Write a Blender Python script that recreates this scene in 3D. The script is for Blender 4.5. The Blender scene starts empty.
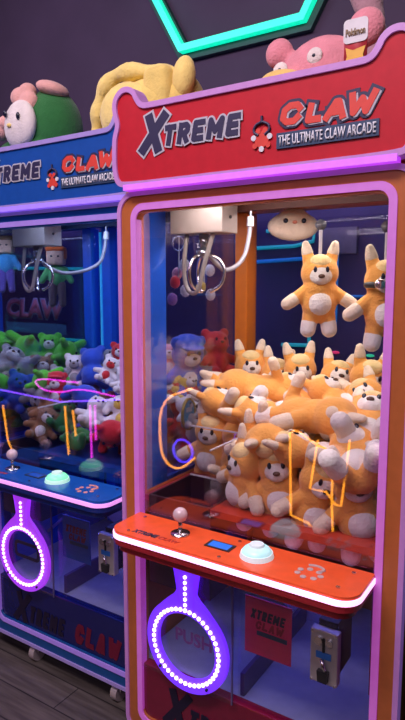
import bpy, bmesh, math, random
from mathutils import Vector, Matrix, Euler
random.seed(7)
C = bpy.context.scene.collection
SC = bpy.context.scene

# ------------------------------------------------------------------ camera, world, lights, exposure
cam_d = bpy.data.cameras.new('camera'); cam = bpy.data.objects.new('camera', cam_d); C.objects.link(cam)
cam_d.sensor_fit = 'VERTICAL'; cam_d.sensor_height = 36.0; cam_d.lens = 590.7 / 720 * 36.0
cam_d.clip_start = 0.05; cam_d.clip_end = 60
cam.location = (1.3639, -1.5829, 1.6803)
cam.rotation_euler = (math.radians(90 - 7.33), 0, math.radians(32.8))
SC.camera = cam

SC.view_settings.view_transform = 'Standard'; SC.view_settings.look = 'None'
SC.view_settings.gamma = 1.0; SC.view_settings.use_curve_mapping = False
SC.view_settings.exposure = 0.0
try:
    SC.cycles.transparent_max_bounces = 32
    SC.cycles.max_bounces = 8
    SC.cycles.sample_clamp_indirect = 4.0
except Exception: pass

W = bpy.data.worlds.new('world'); SC.world = W; W.use_nodes = True
bg = W.node_tree.nodes['Background']; bg.inputs[0].default_value = (0.30, 0.22, 0.42, 1); bg.inputs[1].default_value = 0.05

def area(name, loc, target, size, size_y, power, col):
    l = bpy.data.lights.new(name, 'AREA'); l.shape = 'RECTANGLE'; l.size = size; l.size_y = size_y
    l.energy = power; l.color = col
    o = bpy.data.objects.new(name, l); C.objects.link(o); o.location = loc
    o.rotation_euler = (Vector(target) - Vector(loc)).to_track_quat('-Z', 'Y').to_euler()
    return o
# ceiling lamps of the arcade hall and an added front fill, behind and above the photographer
area('hall_light', (0.3, -1.75, 4.2), (0.1, 0.15, 1.4), 2.6, 1.0, 150, (1.0, 0.80, 0.90))
area('front_fill', (0.6, -3.6, 3.75), (0.1, 0.1, 1.2), 2.0, 1.0, 32, (0.9, 0.76, 1.0))  # added fill that brightens the lower fronts and cards
area('hall_light_far', (-2.4, -0.6, 4.2), (-1.3, 1.2, 2.2), 1.6, 1.0, 45, (0.80, 0.66, 1.0))
# added unseen blue lamp that tints the arcade row behind the machines
area('added_blue_fill', (-0.6, 1.14, 2.3), (-0.6, 1.4, 1.0), 2.6, 0.1, 5, (0.25, 0.28, 1.0))

# ------------------------------------------------------------------ materials
MATS = {}
def mat(name, col, rough=0.5, metal=0.0, emit=None, es=1.0, var=0.06, scale=30.0, bump=0.0, spec=0.5, sheen=0.0, coat=0.0, trans=0.0):
    if name in MATS: return MATS[name]
    m = bpy.data.materials.new(name); m.use_nodes = True; nt = m.node_tree; N = nt.nodes; L = nt.links
    b = N['Principled BSDF']
    b.inputs['Roughness'].default_value = rough; b.inputs['Metallic'].default_value = metal
    b.inputs['Specular IOR Level'].default_value = spec
    if sheen: b.inputs['Sheen Weight'].default_value = sheen
    if coat: b.inputs['Coat Weight'].default_value = coat; b.inputs['Coat Roughness'].default_value = 0.08
    tc = N.new('ShaderNodeTexCoord'); nz = N.new('ShaderNodeTexNoise'); nz.inputs['Scale'].default_value = scale
    nz.inputs['Detail'].default_value = 3
    L.new(tc.outputs['Object'], nz.inputs['Vector'])
    rp = N.new('ShaderNodeValToRGB')
    e0, e1 = rp.color_ramp.elements
    e0.position = 0.3; e1.position = 0.7
    e0.color = (*[max(0, c * (1 - var)) for c in col], 1); e1.color = (*[min(1, c * (1 + var)) for c in col], 1)
    L.new(nz.outputs['Fac'], rp.inputs['Fac']); L.new(rp.outputs['Color'], b.inputs['Base Color'])
    if bump:
        bp = N.new('ShaderNodeBump'); bp.inputs['Strength'].default_value = bump; bp.inputs['Distance'].default_value = 0.004
        n2 = N.new('ShaderNodeTexNoise'); n2.inputs['Scale'].default_value = scale * 6; L.new(tc.outputs['Object'], n2.inputs['Vector'])
        L.new(n2.outputs['Fac'], bp.inputs['Height']); L.new(bp.outputs['Normal'], b.inputs['Normal'])
    if emit: b.inputs['Emission Color'].default_value = (*emit, 1); b.inputs['Emission Strength'].default_value = es
    MATS[name] = m; return m

def glass(name, tint=(1, 1, 1), f0=0.05, f1=0.5, rough=0.0):
    if name in MATS: return MATS[name]
    m = bpy.data.materials.new(name); m.use_nodes = True; nt = m.node_tree; N = nt.nodes; L = nt.links
    for n in list(N): N.remove(n)
    out = N.new('ShaderNodeOutputMaterial'); mx = N.new('ShaderNodeMixShader')
    t = N.new('ShaderNodeBsdfTransparent'); t.inputs[0].default_value = (*tint, 1)
    g = N.new('ShaderNodeBsdfGlossy'); g.inputs['Roughness'].default_value = rough; g.inputs[0].default_value = (1, 1, 1, 1)
    lw = N.new('ShaderNodeLayerWeight'); lw.inputs[0].default_value = 0.5
    p = N.new('ShaderNodeMath'); p.operation = 'POWER'; p.inputs[1].default_value = 3.0
    ma = N.new('ShaderNodeMath'); ma.operation = 'MULTIPLY_ADD'; ma.inputs[1].default_value = f1; ma.inputs[2].default_value = f0
    L.new(lw.outputs['Facing'], p.inputs[0]); L.new(p.outputs[0], ma.inputs[0]); L.new(ma.outputs[0], mx.inputs[0])
    L.new(t.outputs[0], mx.inputs[1]); L.new(g.outputs[0], mx.inputs[2]); L.new(mx.outputs[0], out.inputs[0])
    MATS[name] = m; return m

def plush_mat(name, col): return mat(name, col, 0.95, var=0.09, scale=22, bump=0.9, spec=0.15, sheen=0.3)

def planks():
    m = bpy.data.materials.new('floor_planks'); m.use_nodes = True; N = m.node_tree.nodes; L = m.node_tree.links
    b = N['Principled BSDF']; b.inputs['Roughness'].default_value = 0.45
    tc = N.new('ShaderNodeTexCoord')
    br = N.new('ShaderNodeTexBrick'); br.offset = 0.37
    br.inputs['Color1'].default_value = (0.10, 0.085, 0.075, 1); br.inputs['Color2'].default_value = (0.16, 0.135, 0.115, 1)
    br.inputs['Mortar'].default_value = (0.03, 0.026, 0.025, 1); br.inputs['Scale'].default_value = 1.0
    br.inputs['Mortar Size'].default_value = 0.003; br.inputs['Brick Width'].default_value = 1.1; br.inputs['Row Height'].default_value = 0.15
    mp = N.new('ShaderNodeMapping'); mp.inputs['Scale'].default_value = (2.2, 30, 1)
    nz = N.new('ShaderNodeTexNoise'); nz.inputs['Scale'].default_value = 1.3; nz.inputs['Detail'].default_value = 6
    mx = N.new('ShaderNodeMix'); mx.data_type = 'RGBA'; mx.blend_type = 'MULTIPLY'; mx.inputs[0].default_value = 0.8
    rp = N.new('ShaderNodeValToRGB'); rp.color_ramp.elements[0].position = 0.35; rp.color_ramp.elements[0].color = (0.35, 0.33, 0.32, 1); rp.color_ramp.elements[1].position = 0.65
    L.new(tc.outputs['Object'], br.inputs['Vector']); L.new(tc.outputs['Object'], mp.inputs['Vector']); L.new(mp.outputs[0], nz.inputs['Vector'])
    L.new(nz.outputs['Fac'], rp.inputs['Fac']); L.new(br.outputs['Color'], mx.inputs[6]); L.new(rp.outputs[0], mx.inputs[7])
    L.new(mx.outputs[2], b.inputs['Base Color'])
    return m

# ------------------------------------------------------------------ mesh helpers
def obj(name, bm, m, parent=None, smooth=False, loc=None):
    me = bpy.data.meshes.new(name)
    bmesh.ops.recalc_face_normals(bm, faces=bm.faces[:]); bm.to_mesh(me); bm.free()
    if smooth:
        for p in me.polygons: p.use_smooth = True
    me.materials.append(m)
    o = bpy.data.objects.new(name, me); C.objects.link(o)
    if parent: o.parent = parent
    if loc: o.location = loc
    return o
def empty(name, loc=(0, 0, 0), rot=(0, 0, 0), parent=None):
    o = bpy.data.objects.new(name, None); C.objects.link(o); o.location = loc; o.rotation_euler = rot
    o.empty_display_size = 0.05
    if parent: o.parent = parent
    return o
def tag(o, label, cat, group=None):
    o['label'] = label; o['category'] = cat
    if group: o['group'] = group
    return o
def struct(o): o['kind'] = 'structure'; return o
def dup(root):
    r = root.copy(); C.objects.link(r)
    for ch in list(root.children):
        c = ch.copy(); C.objects.link(c); c.parent = r
        for g in list(ch.children):
            d = g.copy(); C.objects.link(d); d.parent = c
    return r
BM = bmesh.new
def add_box(bm, lo, hi, bevel=0.0):
    lo = Vector(lo); hi = Vector(hi); c = (lo + hi) / 2; s = hi - lo
    r = bmesh.ops.create_cube(bm, size=1.0, matrix=Matrix.Translation(c) @ Matrix.Diagonal((s.x, s.y, s.z, 1)))
    if bevel:
        es = set(e for v in r['verts'] for e in v.link_edges)
        bmesh.ops.bevel(bm, geom=list(es), offset=bevel, segments=2, affect='EDGES', profile=0.5)
    return bm
def add_cyl(bm, p0, p1, r0, r1=None, seg=20, caps=True):
    p0 = Vector(p0); p1 = Vector(p1); d = p1 - p0; r1 = r0 if r1 is None else r1
    M = Matrix.Translation((p0 + p1) / 2) @ d.to_track_quat('Z', 'Y').to_matrix().to_4x4()
    bmesh.ops.create_cone(bm, cap_ends=caps, segments=seg, radius1=r0, radius2=r1, depth=d.length, matrix=M); return bm
def add_ell(bm, c, r, rot=(0, 0, 0), sub=3):
    if isinstance(r, (int, float)): r = (r, r, r)
    M = Matrix.Translation(c) @ Euler(rot).to_matrix().to_4x4() @ Matrix.Diagonal((*r, 1))
    bmesh.ops.create_icosphere(bm, subdivisions=sub, radius=1.0, matrix=M); return bm
def add_tube(bm, pts, r, seg=10, closed=False, caps=True):
    pts = [Vector(p) for p in pts]; n = len(pts); rings = []
    rr = r if isinstance(r, (list, tuple)) else [r] * n
    prev = None
    for i, p in enumerate(pts):
        if closed: t = pts[(i + 1) % n] - pts[i - 1]
        else: t = pts[min(i + 1, n - 1)] - pts[max(i - 1, 0)]
        t.normalize()
        if prev is None:
            up = Vector((0, 0, 1)) if abs(t.z) < 0.9 else Vector((1, 0, 0)); u = t.cross(up).normalized()
        else:
            u = (prev - t * prev.dot(t)); u = u.normalized() if u.length > 1e-6 else t.orthogonal().normalized()
        prev = u; v = t.cross(u)
        rings.append([bm.verts.new(p + (u * math.cos(a) + v * math.sin(a)) * rr[i]) for a in [2 * math.pi * k / seg for k in range(seg)]])
    for i in range(n if closed else n - 1):
        a = rings[i]; b = rings[(i + 1) % n]
        for k in range(seg): bm.faces.new((a[k], a[(k + 1) % seg], b[(k + 1) % seg], b[k]))
    if not closed and caps: bm.faces.new(rings[0][::-1]); bm.faces.new(rings[-1])
    return bm
def smooth_path(pts, it=2, closed=False):
    pts = [Vector(p) for p in pts]
    for _ in range(it):
        q = []
        n = len(pts)
        if not closed: q.append(pts[0])
        for i in range(n if closed else n - 1):
            a, b = pts[i], pts[(i + 1) % n]; q += [a * .75 + b * .25, a * .25 + b * .75]
        if not closed: q.append(pts[-1])
        pts = q
    return pts
def add_prism(bm, outline, y0, y1, axis='y'):
    """outline of (a, b) pairs; axis y: a=x, b=z, extruded y0..y1; axis z: a=x, b=y, extruded in z; axis x: a=y, b=z"""
    def P(a, b, t): return {'y': (a, t, b), 'z': (a, b, t), 'x': (t, a, b)}[axis]
    A = [bm.verts.new(P(a, b, y0)) for a, b in outline]; B = [bm.verts.new(P(a, b, y1)) for a, b in outline]
    n = len(A)
    bm.faces.new(A); bm.faces.new(B[::-1])
    for i in range(n): bm.faces.new((A[i], A[(i + 1) % n], B[(i + 1) % n], B[i]))
    return bm
def add_ringprism(bm, outer, inner, y0, y1, axis='y'):
    def P(a, b, t): return {'y': (a, t, b), 'z': (a, b, t), 'x': (t, a, b)}[axis]
    n = len(outer)
    R = [[bm.verts.new(P(a, b, t)) for a, b in o] for o in (outer, inner) for t in (y0, y1)]
    o0, o1, i0, i1 = R
    for k in range(n):
        j = (k + 1) % n
        bm.faces.new((o0[k], o0[j], i0[j], i0[k])); bm.faces.new((o1[k], i1[k], i1[j], o1[j]))
        bm.faces.new((o0[k], o1[k], o1[j], o0[j])); bm.faces.new((i0[k], i0[j], i1[j], i1[k]))
    return bm
def rrect(x0, x1, z0, z1, r, n=8):
    o = []
    for cx, cz, a0 in ((x1 - r, z1 - r, 0), (x0 + r, z1 - r, 90), (x0 + r, z0 + r, 180), (x1 - r, z0 + r, 270)):
        for k in range(n + 1):
            a = math.radians(a0 + 90 * k / n); o.append((cx + r * math.cos(a), cz + r * math.sin(a)))
    return o
def offset_poly(pts, d):
    n = len(pts); out = []
    for i in range(n):
        p0 = Vector(pts[i - 1]); p = Vector(pts[i]); p1 = Vector(pts[(i + 1) % n])
        t = (p1 - p0); t.normalize(); nrm = Vector((t.y, -t.x)); out.append(tuple(p + nrm * d))
    return out
def text_bm(s, box, y, depth=0.003, bold=0.0, shear=0.0, front=True):
    """lettering fitted into box (x0, x1, z0, z1) standing on the plane y, facing -y"""
    cu = bpy.data.curves.new('lettering', 'FONT'); cu.body = s; cu.size = 1.0; cu.offset = bold; cu.shear = shear
    cu.resolution_u = 3
    o = bpy.data.objects.new('lettering', cu); C.objects.link(o)
    dg = bpy.context.evaluated_depsgraph_get(); me = bpy.data.meshes.new_from_object(o.evaluated_get(dg))
    bpy.data.objects.remove(o); bpy.data.curves.remove(cu)
    bm = bmesh.new(); bm.from_mesh(me); bpy.data.meshes.remove(me)
    xs = [v.co.x for v in bm.verts]; ys = [v.co.y for v in bm.verts]
    x0, x1, z0, z1 = box
    for v in bm.verts:
        v.co = Vector((x0 + (v.co.x - min(xs)) / (max(xs) - min(xs)) * (x1 - x0), y, z0 + (v.co.y - min(ys)) / (max(ys) - min(ys)) * (z1 - z0)))
    if depth:
        r = bmesh.ops.extrude_face_region(bm, geom=bm.faces[:])
        for g in r['geom']:
            if isinstance(g, bmesh.types.BMVert): g.co.y += depth
    return bm
GLYPH = {
 'X': [[(0, 0), (1, 1)], [(0, 1), (1, 0)]], 'T': [[(0, 1), (1, 1)], [(0.5, 1), (0.5, 0)]],
 'R': [[(0, 0), (0, 1)], [(0, 1), (0.75, 1), (1, 0.87), (1, 0.62), (0.75, 0.47), (0, 0.47)], [(0.5, 0.47), (1, 0)]],
 'E': [[(1, 1), (0, 1), (0, 0), (1, 0)], [(0, 0.5), (0.85, 0.5)]], 'M': [[(0, 0), (0, 1), (0.5, 0.3), (1, 1), (1, 0)]],
 'C': [[(1, 0.78), (0.8, 1), (0.3, 1), (0, 0.75), (0, 0.25), (0.3, 0), (0.8, 0), (1, 0.22)]], 'L': [[(0, 1), (0, 0), (1, 0)]],
 'A': [[(0, 0), (0.42, 1), (0.58, 1), (1, 0)], [(0.2, 0.32), (0.8, 0.32)]], 'W': [[(0, 1), (0.22, 0), (0.5, 0.75), (0.78, 0), (1, 1)]]}
def stroke_bm(ch, box, y, w, depth=0.0015, shear=0.0, grow=0.0):
    """one block letter from flat strokes of width w inside box, on the plane y facing -y"""
    x0, x1, z0, z1 = box; bm = BM(); h = w / 2
    def P(a, b):
        z = z0 + h + b * (z1 - z0 - w); return Vector((x0 + h + a * (x1 - x0 - w) + shear * (z - z0), z))
    W2 = h + grow; cnt_ = 0
    for st in GLYPH[ch]:
        pts = [P(*q) for q in st]
        for i in range(len(pts) - 1):
            a, b = pts[i], pts[i + 1]; d = (b - a).normalized(); n = Vector((-d.y, d.x)) * W2
            e0 = d * (W2 * 0.98 if i == 0 else 0); e1 = d * (W2 * 0.98 if i == len(pts) - 2 else 0)
            yo = y - 0.00006 * cnt_; cnt_ += 1
            add_prism(bm, [tuple(a - e0 + n), tuple(b + e1 + n), tuple(b + e1 - n), tuple(a - e0 - n)], yo, yo + depth)
        for q in pts[1:-1]: add_cyl(bm, (q.x, y - 0.00006 * cnt_, q.y), (q.x, y + depth, q.y), W2, seg=14); cnt_ += 1
    return bm
def word_bm(word, box, y, w, shear=0.0, grow=0.0, gap=0.25):
    x0, x1, z0, z1 = box; n = len(word); widths = {'M': 1.3, 'W': 1.35, 'X': 1.05}
    tot = sum(widths.get(c, 1.0) for c in word) + gap * (n - 1); u = (x1 - x0) / tot; x = x0; bm = BM()
    for c in word:
        wd = widths.get(c, 1.0) * u; bm = join_bm(bm, stroke_bm(c, (x, x + wd, z0, z1), y, w, shear=shear, grow=grow)); x += wd + gap * u
    return bm
def join_bm(a, b):
    me = bpy.data.meshes.new('tmp'); b.to_mesh(me); b.free(); a.from_mesh(me); bpy.data.meshes.remove(me); return a
def remesh(bm, voxel=0.006, smooth_it=4):
    me = bpy.data.meshes.new('tmp'); bm.to_mesh(me); bm.free()
    o = bpy.data.objects.new('tmp', me); C.objects.link(o)
    md = o.modifiers.new('r', 'REMESH'); md.mode = 'VOXEL'; md.voxel_size = voxel
    s = o.modifiers.new('s', 'SMOOTH'); s.iterations = smooth_it; s.factor = 0.5
    dg = bpy.context.evaluated_depsgraph_get(); m2 = bpy.data.meshes.new_from_object(o.evaluated_get(dg))
    bpy.data.objects.remove(o); bpy.data.meshes.remove(me)
    b2 = bmesh.new(); b2.from_mesh(m2); bpy.data.meshes.remove(m2); return b2

# ------------------------------------------------------------------ the room
FL = -0.1
wall_m = mat('wall_paint', (0.085, 0.055, 0.105), 0.8, var=0.12, scale=2.5)
dark_m = mat('dark_paint', (0.05, 0.045, 0.06), 0.8, var=0.2, scale=3)
struct(obj('floor', add_box(BM(), (-6, -5, FL - 0.1), (5, 2.2, FL)), planks()))
struct(obj('ceiling', add_box(BM(), (-6, -5, 4.3), (5, 2.2, 4.4)), dark_m))
struct(obj('wall_back', add_box(BM(), (-6, 2.0, FL), (5, 2.2, 4.3)), wall_m))
struct(obj('wall_left', add_box(BM(), (-6.2, -5, FL), (-6, 2.2, 4.3)), wall_m))
struct(obj('wall_right', add_box(BM(), (5, -5, FL), (5.2, 2.2, 4.3)), dark_m))
struct(obj('wall_front', add_box(BM(), (-6, -5.2, FL), (5, -5, 4.3)), dark_m))

# hexagonal neon lamp on the back wall
neon_m = mat('teal_neon', (0.1, 0.9, 0.7), 0.4, emit=(0.0, 0.86, 0.50), es=1.0)
s6 = 0.885; cxh = -0.622; zb = 3.270; hh = s6 * math.sqrt(3) / 2
hexp = [(cxh - s6 / 2, zb), (cxh + s6 / 2, zb), (cxh + s6, zb + hh), (cxh + s6 / 2, zb + 2 * hh), (cxh - s6 / 2, zb + 2 * hh), (cxh - s6, zb + hh)]
def hexscale(f): return [(cxh + (a - cxh) * f, zb + hh + (b - zb - hh) * f) for a, b in hexp]
hx = tag(empty('hexagon_neon_lamp', (cxh, 1.995, zb)), 'teal glowing hexagon neon lamp on the dark wall above the machines', 'neon lamp')
def addhex(nm, fo, fi, y0, y1, m):
    o = obj(nm, add_ringprism(BM(), hexscale(fo), hexscale(fi), y0, y1), m, hx); o.location = -Vector(hx.location); return o
addhex('housing', 1.085, 0.955, 1.955, 1.998, mat('lamp_housing', (0.03, 0.10, 0.09), 0.6))
addhex('light_tube', 1.03, 0.972, 1.90, 1.954, neon_m)

# ------------------------------------------------------------------ claw machines
clear = glass('clear_glass', (0.97, 0.97, 0.98), 0.03, 0.5)
front_glass = glass('front_glass', (0.93, 0.91, 0.96), 0.10, 0.55)
rear_glass = glass('rear_glass', (0.9, 0.9, 0.95), 0.004, 0.2)
acryl = glass('clear_acrylic', (0.93, 0.94, 0.96), 0.04, 0.4)
chrome = mat('chrome', (0.75, 0.72, 0.74), 0.22, 1.0)
black = mat('black_plastic', (0.02, 0.02, 0.024), 0.45)
white_pl = mat('white_plastic', (0.6, 0.6, 0.63), 0.35)
navy = mat('navy_print', (0.028, 0.024, 0.075), 0.5)
silver = mat('silver_print', (0.5, 0.5, 0.56), 0.5)
whiteprint = mat('white_print', (0.72, 0.74, 0.78), 0.5)
redprint = mat('red_print', (0.72, 0.06, 0.04), 0.5)
banner_m = mat('banner_print', (0.03, 0.06, 0.13), 0.5)

PAL = {
 'red': dict(board=(0.52, 0.016, 0.03), frame=(0.50, 0.145, 0.042), body=(0.40, 0.10, 0.02), post=(0.62, 0.17, 0.015), lower=(0.20, 0.008, 0.035),
             console=(0.92, 0.115, 0.025), under=(0.35, 0.02, 0.03), trim=(0.48, 0.25, 0.54), te=(0.50, 0.13, 0.58), ts=0.16, inner=(0.62, 0.05, 0.58), is_=0.36,
             glow=(0.52, 0.04, 0.92), gs=0.9, edge=(1.0, 0.45, 0.92), es=1.8, btn=(0.55, 0.85, 0.9), be=(0.35, 0.85, 0.85), floor=(0.35, 0.02, 0.02)),
 'blue': dict(board=(0.008, 0.075, 0.36), frame=(0.008, 0.085, 0.30), body=(0.01, 0.07, 0.5), post=(0.012, 0.13, 0.80), lower=(0.006, 0.01, 0.11),
             console=(0.006, 0.09, 0.42), under=(0.01, 0.03, 0.20), trim=(0.34, 0.26, 0.58), te=(0.30, 0.20, 0.62), ts=0.14, inner=(0.30, 0.12, 0.75), is_=0.30,
             glow=(0.20, 0.08, 0.85), gs=0.8, edge=(0.75, 0.2, 0.85), es=0.8, btn=(0.3, 0.8, 0.5), be=(0.20, 1.3, 0.62), floor=(0.01, 0.03, 0.2)),
}
def header_outline():
    L = [(0.055, 1.995), (0.022, 2.008), (0.008, 2.05), (0.008, 2.12), (0.012, 2.165), (0.026, 2.195), (0.016, 2.225), (0.010, 2.262), (0.022, 2.292), (0.05, 2.312), (0.082, 2.312), (0.108, 2.296), (0.122, 2.268), (0.136, 2.252), (0.165, 2.25)]
    R = [(1 - a, b) for a, b in L[::-1]]
    p = L + [(0.33, 2.25), (0.5, 2.25), (0.67, 2.25)] + R + [(0.67, 1.995), (0.5, 1.995), (0.33, 1.995)]
    return [tuple(v) for v in smooth_path([(a, b, 0) for a, b in p], 2, True)] and [(v.x, v.y) for v in smooth_path([(a, b, 0) for a, b in p], 2, True)]
def logo_bits(root, P, y, full=True):
    """XTREME CLAW sign lettering (on the board plane y)"""
    lt = lambda s, box, yy, m, bold=0.0, shear=0.0, nm='lettering': obj(nm, text_bm(s, box, yy, 0.0012, bold, shear), m, P)
    xb = (0.118, 0.205, 2.093, 2.214)
    obj('lettering', stroke_bm('X', xb, y - 0.002, 0.030, 0.002, 0.30, 0.0065), silver, P); obj('lettering', stroke_bm('X', xb, y - 0.0035, 0.030, 0.002, 0.30), navy, P)
    tb = (0.216, 0.486, 2.108, 2.170)
    obj('lettering', word_bm('TREME', tb, y - 0.004, 0.017, 0.20, 0.0055), silver, P); obj('lettering', word_bm('TREME', tb, y - 0.0055, 0.017, 0.20), navy, P)
    for ch, b in (('C', (0.616, 0.678, 2.113, 2.172)), ('L', (0.692, 0.738, 2.109, 2.162)), ('A', (0.744, 0.806, 2.108, 2.162)), ('W', (0.804, 0.880, 2.110, 2.170))):
        obj('lettering', stroke_bm(ch, b, y - 0.002, 0.020, 0.002, 0.24, 0.0085), navy, P)
        b2 = (b[0] + 0.005, b[1] + 0.005, b[2] - 0.0035, b[3] - 0.0035); obj('lettering', stroke_bm(ch, b2, y - 0.0035, 0.018, 0.002, 0.24), silver, P)
        obj('lettering', stroke_bm(ch, b, y - 0.005, 0.018, 0.002, 0.24), redprint, P)
    obj('banner', add_box(BM(), (0.610, y - 0.004, 2.054), (0.896, y, 2.096)), banner_m, P)
    lt('THE ULTIMATE CLAW ARCADE', (0.617, 0.889, 2.061, 2.089), y - 0.007, whiteprint, 0.02, 0.0)
    # little claw emblem with balls under it
    bm = BM(); add_tube(bm, [(0.563, y - 0.003, 2.150), (0.563, y - 0.003, 2.132)], 0.004)
    for s in (-1, 1): add_tube(bm, smooth_path([(0.563, y - 0.003, 2.134), (0.563 + s * 0.022, y - 0.003, 2.126), (0.563 + s * 0.026, y - 0.003, 2.108), (0.563 + s * 0.010, y - 0.003, 2.098)], 2), 0.004)
    obj('claw_emblem', bm, navy, P)
    bm = BM(); bm2 = BM()
    for k in range(7):
        a = math.radians(-90 + 52 * (k - 3)); cx, cz = 0.563 + 0.026 * math.cos(a), 2.086 + 0.026 * math.sin(a)
        add_cyl(bm if k % 2 else bm2, (cx, y, cz), (cx, y - 0.004, cz), 0.008, seg=14)
    add_cyl(bm2, (0.563, y, 2.086), (0.563, y - 0.003, 2.086), 0.022, seg=20)
    obj('emblem_dots', bm, whiteprint, P); obj('emblem_disc', bm2, redprint, P)

def machine(name, label, ox, oy, pk, decal=False, detail=True):
    p = PAL[pk]
    root = tag(empty(name, (ox, oy, FL)), label, 'claw machine')
    K = lambda nm, bm, m, sm=False, par=None: obj(nm, bm, m, par or root, sm)
    def up(o): o.location.z = -FL; return o
    def A(nm, bm, m, sm=False): return up(obj(nm, bm, m, root, sm))
    t = lambda n, *a, **k: mat(pk + '_' + n, *a, **k)
    board = t('board', p['board'], 0.5, spec=0.25); frame = t('frame', p['frame'], 0.35); body = t('body', p['body'], 0.45); post = t('post', p['post'], 0.4)
    lower = t('lower', p['lower'], 0.18, coat=0.5); trim = t('trim', p['trim'], 0.4, emit=p['te'], es=p['ts'])
    inner = t('inner_trim', p['trim'], 0.4, emit=p['inner'], es=p['is_']); glow = t('glow', p['trim'], 0.4, emit=p['glow'], es=p['gs'])
    console = t('console', p['console'], 0.3, coat=0.3); under = t('under', p['under'], 0.35); edge = t('edge', (0.9, 0.7, 0.9), 0.3, emit=p['edge'], es=p['es'])
    # front frame
    A('front_frame', add_ringprism(BM(), rrect(0.012, 0.988, 0.0, 1.975, 0.06), rrect(0.078, 0.922, 0.078, 1.918, 0.035), 0.0, 0.028), frame)
    A('outer_trim', add_ringprism(BM(), rrect(0.0, 1.0, -0.013, 1.987, 0.07), rrect(0.0155, 0.9845, 0.0025, 1.9715, 0.056), -0.006, 0.03), trim)
    A('inner_trim', add_ringprism(BM(), rrect(0.058, 0.942, 0.05, 1.946, 0.05), rrect(0.080, 0.920, 0.072, 1.924, 0.032), -0.005, 0.026), inner)
    # header
    ho = header_outline(); hin = offset_poly(ho, -0.017)
    area_s = sum(ho[i][0] * ho[(i + 1) % len(ho)][1] - ho[(i + 1) % len(ho)][0] * ho[i][1] for i in range(len(ho)))
    if area_s < 0: hin = offset_poly(ho, 0.017)
    A('header_trim', add_ringprism(BM(), ho, hin, -0.035, 0.02), trim)
    hb = A('header_board', add_prism(BM(), offset_poly(hin, 0.0), -0.028, 0.018), board)
    A('header_light', add_box(BM(), (0.055, -0.037, 1.986), (0.945, 0.0, 2.004)), glow)
    if detail: logo_bits(root, hb, -0.029)
    A('roof_box', add_box(BM(), (0.02, 0.03, 1.995), (0.98, 0.87, 2.2), 0.01), body)
    # posts
    fl_, fr_ = (0.05, 0.14) if detail and pk == 'blue' else (0.05, 0.05)
    rx, ry = (0.018, 0.775) if pk == 'red' else (0.055, 0.80)
    for nm, x0, x1, y0, y1 in (('front_post', 0.005, 0.074, 0.032, fl_), ('front_post', 0.926, 0.995, 0.032, fr_), ('rear_post', rx, rx + 0.064, ry, 0.87), ('rear_post', 0.926, 0.995, ry, 0.87)):
        A(nm, add_box(BM(), (x0, y0, 0.0), (x1, y1, 1.995), 0.006), post)
    if pk == 'blue':
        A('post_light', add_box(BM(), (rx - 0.012, ry - 0.004, 0.93), (rx - 0.002, ry + 0.012, 1.97)), t('post_light', (0.1, 0.4, 0.7), 0.4, emit=(0.0, 0.28, 0.62), es=0.7))
    fd = fr_
    # glass
    A('front_glass', add_box(BM(), (0.082, 0.016, 0.872), (0.918, 0.022, 1.922)), front_glass)
    for x in (0.012, 0.983): A('side_glass', add_box(BM(), (x, fd + 0.002, 0.90), (x + 0.005, ry - 0.006, 1.985)), clear)
    A('rear_glass', add_box(BM(), (0.092, 0.84, 0.90), (0.908, 0.845, 1.96)), rear_glass)
    # cabinet and playfield
    fl = t('deck', p['floor'], 0.3, coat=0.3)
    bm = BM()
    add_box(bm, (0.076, 0.30, 0.905), (0.924, 0.838, 0.928)); add_box(bm, (0.352, 0.032, 0.905), (0.924, 0.30, 0.928)); add_box(bm, (0.076, 0.032, 0.905), (0.092, 0.30, 0.928))
    A('playfield', bm, fl)
    for x in (0.006, 0.976): A('side_panel', add_box(BM(), (x, fd + 0.002, 0.0), (x + 0.018, 0.773, 0.90)), body)
    A('rear_panel', add_box(BM(), (0.092, 0.84, 0.0), (0.908, 0.86, 0.90)), body)
    A('prize_chute', add_ringprism(BM(), rrect(0.092, 0.352, 0.034, 0.30, 0.004, 2), rrect(0.100, 0.344, 0.042, 0.292, 0.004, 2), 0.60, 0.93, 'z'), t('chute', (0.04, 0.012, 0.02) if pk == 'red' else (0.01, 0.012, 0.05), 0.4))
    bm = BM(); add_box(bm, (0.346, 0.04, 0.93), (0.351, 0.30, 1.13)); add_box(bm, (0.095, 0.295, 0.93), (0.346, 0.30, 1.13))
    A('chute_guard', bm, acryl)
    bm = BM(); add_box(bm, (0.3455, 0.2945, 0.93), (0.3515, 0.3005, 1.131)); add_box(bm, (0.095, 0.2945, 1.127), (0.346, 0.3005, 1.132)); add_box(bm, (0.3455, 0.04, 1.127), (0.3515, 0.295, 1.132)); add_box(bm, (0.095, 0.2945, 0.93), (0.346, 0.3005, 0.935))
    A('guard_edge', bm, mat('acrylic_edge', (0.62, 0.6, 0.66), 0.3))
    # console
    def con(d, r=0.05, x0=0.078, x1=0.922):
        o = [(x0, 0.0)]
        for cx, a0 in ((x0 + r, 180), (x1 - r, 270)):
            for k in range(9):
                a = math.radians(a0 + 90 * k / 8); o.append((cx + r * math.cos(a), -d + r + r * math.sin(a)))
        o.append((x1, 0.0)); return o
    A('console_light', add_prism(BM(), con(0.181, 0.062, 0.075, 0.925), 0.847, 0.862, 'z'), edge)
    cp = A('console_top', add_prism(BM(), con(0.175, 0.056), 0.860, 0.872, 'z'), console)
    bm = BM(); add_prism(bm, con(0.177, 0.058, 0.080, 0.920), 0.826, 0.8465, 'z'); add_prism(bm, con(0.165, 0.05, 0.095, 0.905), 0.802, 0.826, 'z')
    A('console_base', bm, under)
    def B(nm, bm, m, par, sm=False): return obj(nm, bm, m, par, sm)
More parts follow.
